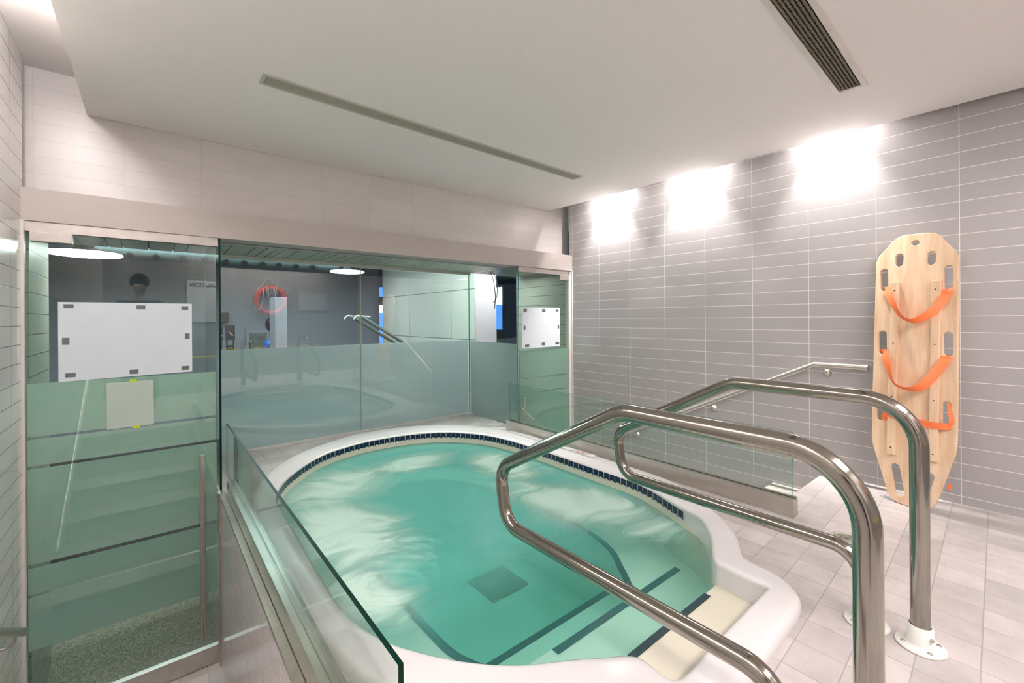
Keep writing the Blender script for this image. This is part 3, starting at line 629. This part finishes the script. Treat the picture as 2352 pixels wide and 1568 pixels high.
def ribbon(path, wd, name, parent):
    """path of (u, v, n, twist) -> flat webbing"""
    P_ = catmull([(a, b, c) for a, b, c, d_ in path], 8, False); T_ = catmull([(d_, 0, 0) for a, b, c, d_ in path], 8, False)
    vs = []; 
    for i, p in enumerate(P_):
        q = P_[min(i + 1, len(P_) - 1)] - P_[max(i - 1, 0)]; q.normalize(); up = Vector((0, 0, 1)).cross(q); up.normalize() if up.length > 1e-5 else None
        tw_ = T_[i].x; side = up * math.cos(tw_) + q.cross(up) * math.sin(tw_); nn = q.cross(side).normalized() * .0009
        for s1, s2 in ((1, 1), (-1, 1), (-1, -1), (1, -1)):
            v = p + side * (wd / 2 * s1) + nn * s2; vs.append(bp(v.x, v.y, v.z))
    fs = []
    for i in range(len(P_) - 1):
        for j in range(4): fs.append((i * 4 + j, i * 4 + (j + 1) % 4, (i + 1) * 4 + (j + 1) % 4, (i + 1) * 4 + j))
    k = len(vs) - 4; fs += [(0, 1, 2, 3), (k, k + 1, k + 2, k + 3)]
    mb = MB(); mb.add(vs, fs, 0, False); return mb.build(name, 'orange', parent)
ribbon([(-.195, 1.325, -.005, 0), (-.17, 1.315, .026, .1), (-.117, 1.235, .07, .5), (-.06, 1.15, .105, .9), (0.0, 1.108, .12, 1.15), (.045, 1.125, .105, .95), (.092, 1.18, .07, .5), (.122, 1.26, .035, .3), (.13, 1.305, .023, .1), (.128, 1.315, -.005, 0)], .05, 'strap', bb)
ribbon([(-.185, .90, -.005, 0), (-.165, .905, .026, .1), (-.126, .84, .07, .5), (-.089, .755, .10, .8), (-.05, .705, .12, 1.1), (.01, .69, .115, 1.15), (.06, .715, .095, .8), (.105, .80, .06, .4), (.138, .89, .03, .1), (.141, .915, -.005, 0)], .052, 'strap', bb)
ribbon([(-.175, .48, -.005, 0), (-.15, .485, .024, .1), (-.12, .51, .045, .4), (-.04, .507, .055, .3), (.04, .495, .05, .2), (.11, .49, .047, .2), (.155, .494, .03, .2), (.152, .50, -.006, .1)], .04, 'strap', bb)
ribbon([(.160, .495, .020, .3), (.176, .53, .024, .5), (.168, .58, .020, .3), (.158, .636, .012, .2)], .022, 'strap_end', bb)
ribbon([(.165, .165, -.012, 0), (.170, .13, -.014, 0)], .014, 'strap_end', bb)

# ------------------------------------------------------------------ ceiling vents
def vent(label, ax, bx, w0, wi, fm, sm, nsl, deep, close_a=True):
    a = Vector((*ax, CEIL)); b = Vector((*bx, CEIL)); d = (b - a).normalized(); sd = Vector((-d.y, d.x, 0)); Z = Vector((0, 0, 1)); ln = (b - a).length; c = (a + b) / 2
    t = thing('ceiling_vent', label, 'vent', tuple(c)); m_ = (w0 - wi) / 2; m2 = (w0 + wi) / 4; mb = MB()
    for s_ in (1, -1): mb.obox(c + sd * (m2 * s_) - Z * .003, d * (ln / 2), sd * (m_ / 2), Z * .0035)
    for s_ in (1, -1): mb.obox(c + d * ((ln - m_) / 2 * s_) - Z * .003, d * (m_ / 2), sd * (wi / 2), Z * .0035)
    mb.build('frame', fm, t, .0015)
    MB().obox(c - Z * .0008, d * (ln / 2 - m_), sd * (wi / 2), Z * .0006).build('slot_shade', 'dark', t)  # thin dark sheet, shade between the bars put in as colour
    mb = MB()
    for k in range(nsl):
        q = (k + .5) / nsl - .5
        if deep:
            pts = []
            for i in range(int(ln / .012)): pts.append(c + d * (-ln / 2 + m_ + (ln - 2 * m_) * i / int(ln / .012)) + sd * (q * wi * .94) - Z * (.004 + .0025 * (i % 2)) + sd * random.uniform(-.001, .001))
            mb.tube(pts, [.0048 + .0014 * (i % 2) for i in range(len(pts))], 6)
        else: mb.obox(c + sd * (q * wi) - Z * .0035, d * (ln / 2 - m_), sd * (wi / nsl * .2), Z * .0018)
    mb.build('bars', sm, t)
    for k in range(1, 6):
        for s_ in (1, -1):
            MB().lathe([(0, -.0078), (.0035, -.007), (.004, -.005)], c + d * (ln * (k / 6 - .5)) + sd * (m2 * s_), 8).build('screw', 'brushed', t)
    return t
vent('long thin linear vent running across the middle of the ceiling', (.443, 2.60), (2.975, 2.685), .122, .084, 'vent', 'vent', 8, False)
vent('short wide linear vent with dusty dark bars at the upper right of the ceiling', (.9, .612), (3.025, .695), .150, .098, 'ventw', 'coil', 6, True)

# ------------------------------------------------------------------ gym seen through the glass
def disc_lamp(x, y, z, r, label):
    t = thing('pendant_lamp', label, 'lamp', (x, y, z), 'round gym pendant lamps')
    MB().lathe([(0, .0), (r * .96, 0), (r, .006), (r * .98, .02)], (x, y, z), 40).build('lens', 'lamp', t)
    MB().lathe([(r * .99, .012), (r * .8, .035), (.08, .06), (.06, .10), (0, .10)], (x, y, z), 40).build('housing', 'gymceil', t)
    MB().tube([(x, y, z + .1), (x, y, 2.35)], .012, 8).build('stem', 'gymceil', t)
disc_lamp(-.486, 5.7, 1.775, .27, 'round glowing gym lamp behind the top of the left glass door')
disc_lamp(2.67, 7.85, 1.995, .285, 'round glowing gym lamp behind the middle of the rear glass')
t = thing('round_duct', 'round spiral ventilation duct with dark air holes along the gym ceiling', 'duct', (1, 8.5, 2.18))
mb = MB(); pts = [(-2.9 + 5.6 * i / 60, 8.5, 2.18) for i in range(61)]
mb.tube(pts, [.12 + (.006 if i % 2 else 0) for i in range(61)], 24); mb.build('duct_pipe', 'duct', t)
for x in (-1.9, -1.3, -.75, -.25, .05, .37, .64, .92, 1.17, 1.443, 1.687, 1.962, 2.237):
    MB().tube([(x, 8.4, 2.12), (x, 8.355, 2.098)], .042, 14).build('air_hole', 'black', t)
tag(MB().box(1.45, 1.62, 7.5, 7.9, LOW, 1.512).build('gym_cabinet', 'cab', None, .005), 'tall pale locker column in the gym beside the exercise balls', 'cabinet')
def ball(x, y, z, r, mt, label):
    prof = [(r * math.sin(math.pi * i / 20), -r * math.cos(math.pi * i / 20)) for i in range(21)]
    tag(MB().lathe(prof, (x, y, z), 32).build('exercise_ball', mt), label, 'ball')
ball(1.56, 8.1, 1.09, .14, 'black', 'black exercise ball on the upper shelf behind the pale column')
ball(1.52, 8.1, .745, .125, 'blueball', 'blue exercise ball on the lower shelf behind the pale column')
sh = thing('ball_rack', 'thin wall rack that carries the two exercise balls', 'rack', (1.6, 8.2, LOW))
for z in (.935, .605): MB().box(1.50, 1.65, 8.0, 8.28, z, z + .015).build('shelf', 'brushed', sh)
MB().box(1.62, 1.65, 8.25, 8.28, LOW, 1.3).build('post', 'brushed', sh)
pf = thing('framed_picture', 'framed black and white picture low on the far gym wall', 'picture', (1.64, 10.18, .42))
MB().box(1.44, 1.86, 10.16, 10.195, .30, .985).build('frame', 'gymwall', pf); MB().box(1.50, 1.81, 10.15, 10.162, .40, .90).build('print', plain('dark_print', (.12, .14, .13), .4, noise=.95, nscale=9), pf)
tag(MB().box(.96, 1.12, 9.9, 10.19, 1.12, 1.31).build('wall_speaker', 'black', None, .01), 'small black speaker high on the far gym wall', 'speaker')
def dark_rack(x0, x1, label):
    t = thing('weight_machine', label, 'gym machine', ((x0 + x1) / 2, 9.5, LOW))
    MB().box(x0, x1, 9.55, 9.62, .80, 1.075).build('weight_shroud', 'black', t)
    for x in (x0 + .02, x1 - .02): MB().tube([(x, 9.58, LOW), (x, 9.58, 1.07)], .012, 8).build('upright', 'black', t)
    mb = MB()
    for k in range(6): mb.box(x0 + .03, x1 - .03, 9.52, 9.6, .42 + k * .05, .455 + k * .05)
    mb.build('weight_plates', 'dark', t); MB().tube([((x0 + x1) / 2 - .03, 9.5, .95), ((x0 + x1) / 2 + .03, 9.5, .88)], .008, 8).build('cable_handle', 'white', t)
dark_rack(1.035, 1.18, 'dark narrow weight machine nearer the framed picture'); dark_rack(.89, .99, 'dark narrow weight machine half hidden by the glass fin')
el = thing('elliptical_trainer', 'grey exercise machine with two long sloping arms behind the rear glass', 'gym machine', (2.7, 6.6, LOW))
for dy, dx in ((0, 0), (.12, .10)):
    MB().tube(fillet([(2.19 + dx, 6.6 - dy, 1.165), (2.23 + dx, 6.6 - dy, 1.215), (2.44 + dx, 6.6 - dy, 1.20)], .03, 5), .012, 12).build('handle', 'white', el)
    MB().tube([(2.32 + dx, 6.6 - dy, 1.20), (2.97 + dx, 6.6 - dy, .79), (3.45, 6.6 - dy, .45)], .024, 12).build('arm', 'duct', el)
MB().box(3.3, 3.55, 6.4, 6.7, LOW, .5).build('body', 'black', el, .03); MB().box(2.3, 3.6, 6.42, 6.66, LOW, LOW + .12).build('base', 'black', el, .02)
# lit windows at the far side of the gym
t = thing('window_4', 'narrow blue lit window strip at the far end of the gym', 'window', (4.2, 9.95, .5), kind='structure')
MB().box(4.12, 4.28, 9.94, 9.96, 1.9, 2.33).build('pane', 'navy', t); MB().box(4.12, 4.28, 9.93, 9.96, 1.70, 1.92).build('pane', 'skyblue', t)
MB().box(4.12, 4.28, 9.93, 9.96, 1.32, 1.50).build('pane', 'skywhite', t); MB().box(4.12, 4.28, 9.93, 9.96, .5, 1.32).build('pane', 'skyblue', t); MB().box(4.12, 4.28, 9.97, 9.99, .4, 2.34).build('frame', 'gymceil', t)
t = thing('window_5', 'bright blue gym window past the pink-white column', 'window', (6.48, 8.6, .5), kind='structure')
MB().box(6.46, 6.49, 8.30, 8.75, 1.50, 1.92).build('pane', 'skywhite', t); MB().box(6.46, 6.49, 8.30, 8.75, .9, 1.5).build('pane', 'skyblue', t); MB().box(6.485, 6.497, 8.2, 8.8, .3, 2.0).build('frame', 'gymceil', t)
t = thing('hanging_cable', 'loose black twin cable hanging from the soffit behind the side glass', 'cable', (3.2, 4.3, 1.716))
MB().tube(catmull([(3.2, 4.36, 1.722), (3.2, 4.26, 1.705), (3.2, 4.21, 1.62), (3.2, 4.185, 1.50), (3.2, 4.21, 1.40), (3.2, 4.265, 1.352)], 6, False), .005, 10).build('strand', 'black', t)
MB().tube(catmull([(3.205, 4.40, 1.722), (3.205, 4.31, 1.70), (3.205, 4.265, 1.60), (3.205, 4.235, 1.45), (3.205, 4.24, 1.36), (3.205, 4.25, 1.276)], 6, False), .005, 10).build('strand', 'black', t)

# ------------------------------------------------------------------ wall behind the camera: seen reflected in the glass
lb = thing('lifebuoy', 'orange-red ring lifebuoy with white rope, seen reflected in the rear glass', 'lifebuoy', (1.95, -1.42, 1.57))
mb = MB(); pts = [(1.95 + .27 * math.cos(2 * math.pi * i / 48), -1.44, 1.57 + .27 * math.sin(2 * math.pi * i / 48)) for i in range(49)]
mb.tube(pts, .055, 20, False); mb.build('ring', 'red', lb)
MB().tube([(1.70, -1.43, 1.80), (1.92, -1.46, 2.07), (2.24, -1.43, 1.70)], .006, 8).build('rope', 'rope', lb)
mb = MB()
for k in range(7):
    x = 1.86 + k * .03; mb.tube([(x, -1.375, 1.88 - .02 * (k % 3)), (x + .005, -1.37, 1.80), (x + .01, -1.375, 1.70 - .06 * (k % 2))], .007, 8)
mb.build('rope_coil', 'rope', lb)
MB().tube(catmull([(1.80, -1.38, 1.84), (1.79, -1.37, 1.65), (1.76, -1.37, 1.45), (1.69, -1.37, 1.37), (1.64, -1.37, 1.40), (1.645, -1.37, 1.44)], 6, False), .008, 8).build('rope_tail', 'rope', lb)
sg = thing('notice_sign', 'pale rectangular notice sign seen reflected beside the lifebuoy', 'sign', (2.81, -1.49, 1.36))
MB().box(2.49, 3.13, -1.495, -1.485, 1.36, 1.86).build('board', 'wall_fr', sg); MB().box(2.51, 3.11, -1.486, -1.482, 1.38, 1.78).build('panel', plain('sign_panel', (.5, .5, .5), .5), sg)
cs = thing('caution_sign', 'large caution notice on the rear wall seen reflected in the left glass door', 'sign', (.66, -1.49, 1.14))
MB().box(.42, .88, -1.495, -1.485, 1.14, 1.80).build('board', plain('caution_panel', (.85, .85, .85), .5), cs)
text('CAUTION', .085, Matrix(((-1, 0, 0, .65), (0, 0, 1, -1.483), (0, 1, 0, 1.73), (0, 0, 0, 1))), 'black', cs)
rp = tag(MB().tube([(.3, -1.44, .575), (2.95, -1.44, .60)], .016, 12).build('rescue_pole', 'yellow'), 'long yellow rescue pole hung on the wall behind the camera', 'pole')

# ------------------------------------------------------------------ the photographer, standing behind the camera (seen only as a reflection)
pr = thing('person', 'person with short dark hair in dark jacket, seen as a reflection in the left door', 'person', (-.13, -.45, 0))
def skinned(name, joints, links, mt, parent, sub_=2):
    me = bpy.data.meshes.new(name); me.from_pydata([j[0] for j in joints], links, []); me.materials.append(M[mt])
    o = bpy.data.objects.new(name, me); COL.objects.link(o); o.parent = parent; o.matrix_parent_inverse = PINV[parent.name]
    m_ = o.modifiers.new('skin', 'SKIN'); m_.use_smooth_shade = True
    for i, j in enumerate(joints): me.skin_vertices[0].data[i].radius = (j[1], j[2] if len(j) > 2 else j[1])
    me.skin_vertices[0].data[0].use_root = True
    s_ = o.modifiers.new('sub', 'SUBSURF'); s_.levels = s_.render_levels = sub_; return o
M['skin'] = plain('skin', (.45, .27, .19), .5); M['jacket'] = plain('dark_jacket', (.02, .025, .03), .8); M['trousers'] = plain('dark_trousers', (.015, .017, .025), .8); M['hair'] = plain('black_hair', (.008, .007, .006), .7)
px, py = -.13, -.45
body = [((px, py, .92), .16, .11), ((px, py, 1.12), .15, .11), ((px, py + .02, 1.32), .18, .12), ((px, py + .03, 1.44), .06, .055), ((px, py + .05, 1.52), .052, .052), ((px, py + .075, 1.60), .078, .095), ((px, py + .08, 1.68), .075, .09),
  ((px - .19, py + .02, 1.37), .065), ((px - .26, py + .10, 1.14), .045), ((px - .12, py + .30, 1.18), .034), ((px - .07, py + .37, 1.20), .028), ((px + .19, py + .02, 1.37), .065), ((px + .26, py + .10, 1.14), .045), ((px + .12, py + .30, 1.18), .034), ((px + .07, py + .37, 1.20), .028),
  ((px - .10, py, .84), .095), ((px - .12, py + .01, .47), .062), ((px - .13, py - .01, .09), .042), ((px - .14, py + .14, .04), .035), ((px + .10, py, .84), .095), ((px + .12, py + .01, .47), .062), ((px + .13, py - .01, .09), .042), ((px + .14, py + .14, .04), .035)]
lk = [(0, 1), (1, 2), (2, 3), (3, 4), (4, 5), (5, 6), (2, 7), (7, 8), (8, 9), (9, 10), (2, 11), (11, 12), (12, 13), (13, 14), (0, 15), (15, 16), (16, 17), (17, 18), (0, 19), (19, 20), (20, 21), (21, 22)]
skinned('body', body, lk, 'skin', pr)
jk = [((px, py, .90), .175, .125), ((px, py, 1.12), .165, .125), ((px, py + .02, 1.32), .195, .135), ((px, py + .025, 1.42), .085, .08), ((px - .19, py + .02, 1.37), .078), ((px - .26, py + .10, 1.14), .058), ((px - .13, py + .285, 1.178), .046), ((px + .19, py + .02, 1.37), .078), ((px + .26, py + .10, 1.14), .058), ((px + .13, py + .285, 1.178), .046)]
skinned('jacket', jk, [(0, 1), (1, 2), (2, 3), (2, 4), (4, 5), (5, 6), (2, 7), (7, 8), (8, 9)], 'jacket', pr)
tr = [((px, py, .93), .155, .115), ((px - .10, py, .84), .105), ((px - .12, py + .01, .47), .075), ((px - .13, py - .01, .10), .06), ((px + .10, py, .84), .105), ((px + .12, py + .01, .47), .075), ((px + .13, py - .01, .10), .06)]
skinned('trousers', tr, [(0, 1), (1, 2), (2, 3), (0, 4), (4, 5), (5, 6)], 'trousers', pr)
mb = MB(); mb.lathe([(0, .118), (.05, .108), (.085, .075), (.10, .03), (.098, -.02), (.085, -.05)], (px, py + .055, 1.665), 28); h_ = mb.build('hair', 'hair', pr)
for v in h_.data.vertices:
    v.co += Vector((random.uniform(-.006, .006), random.uniform(-.006, .006), random.uniform(-.006, .006)))
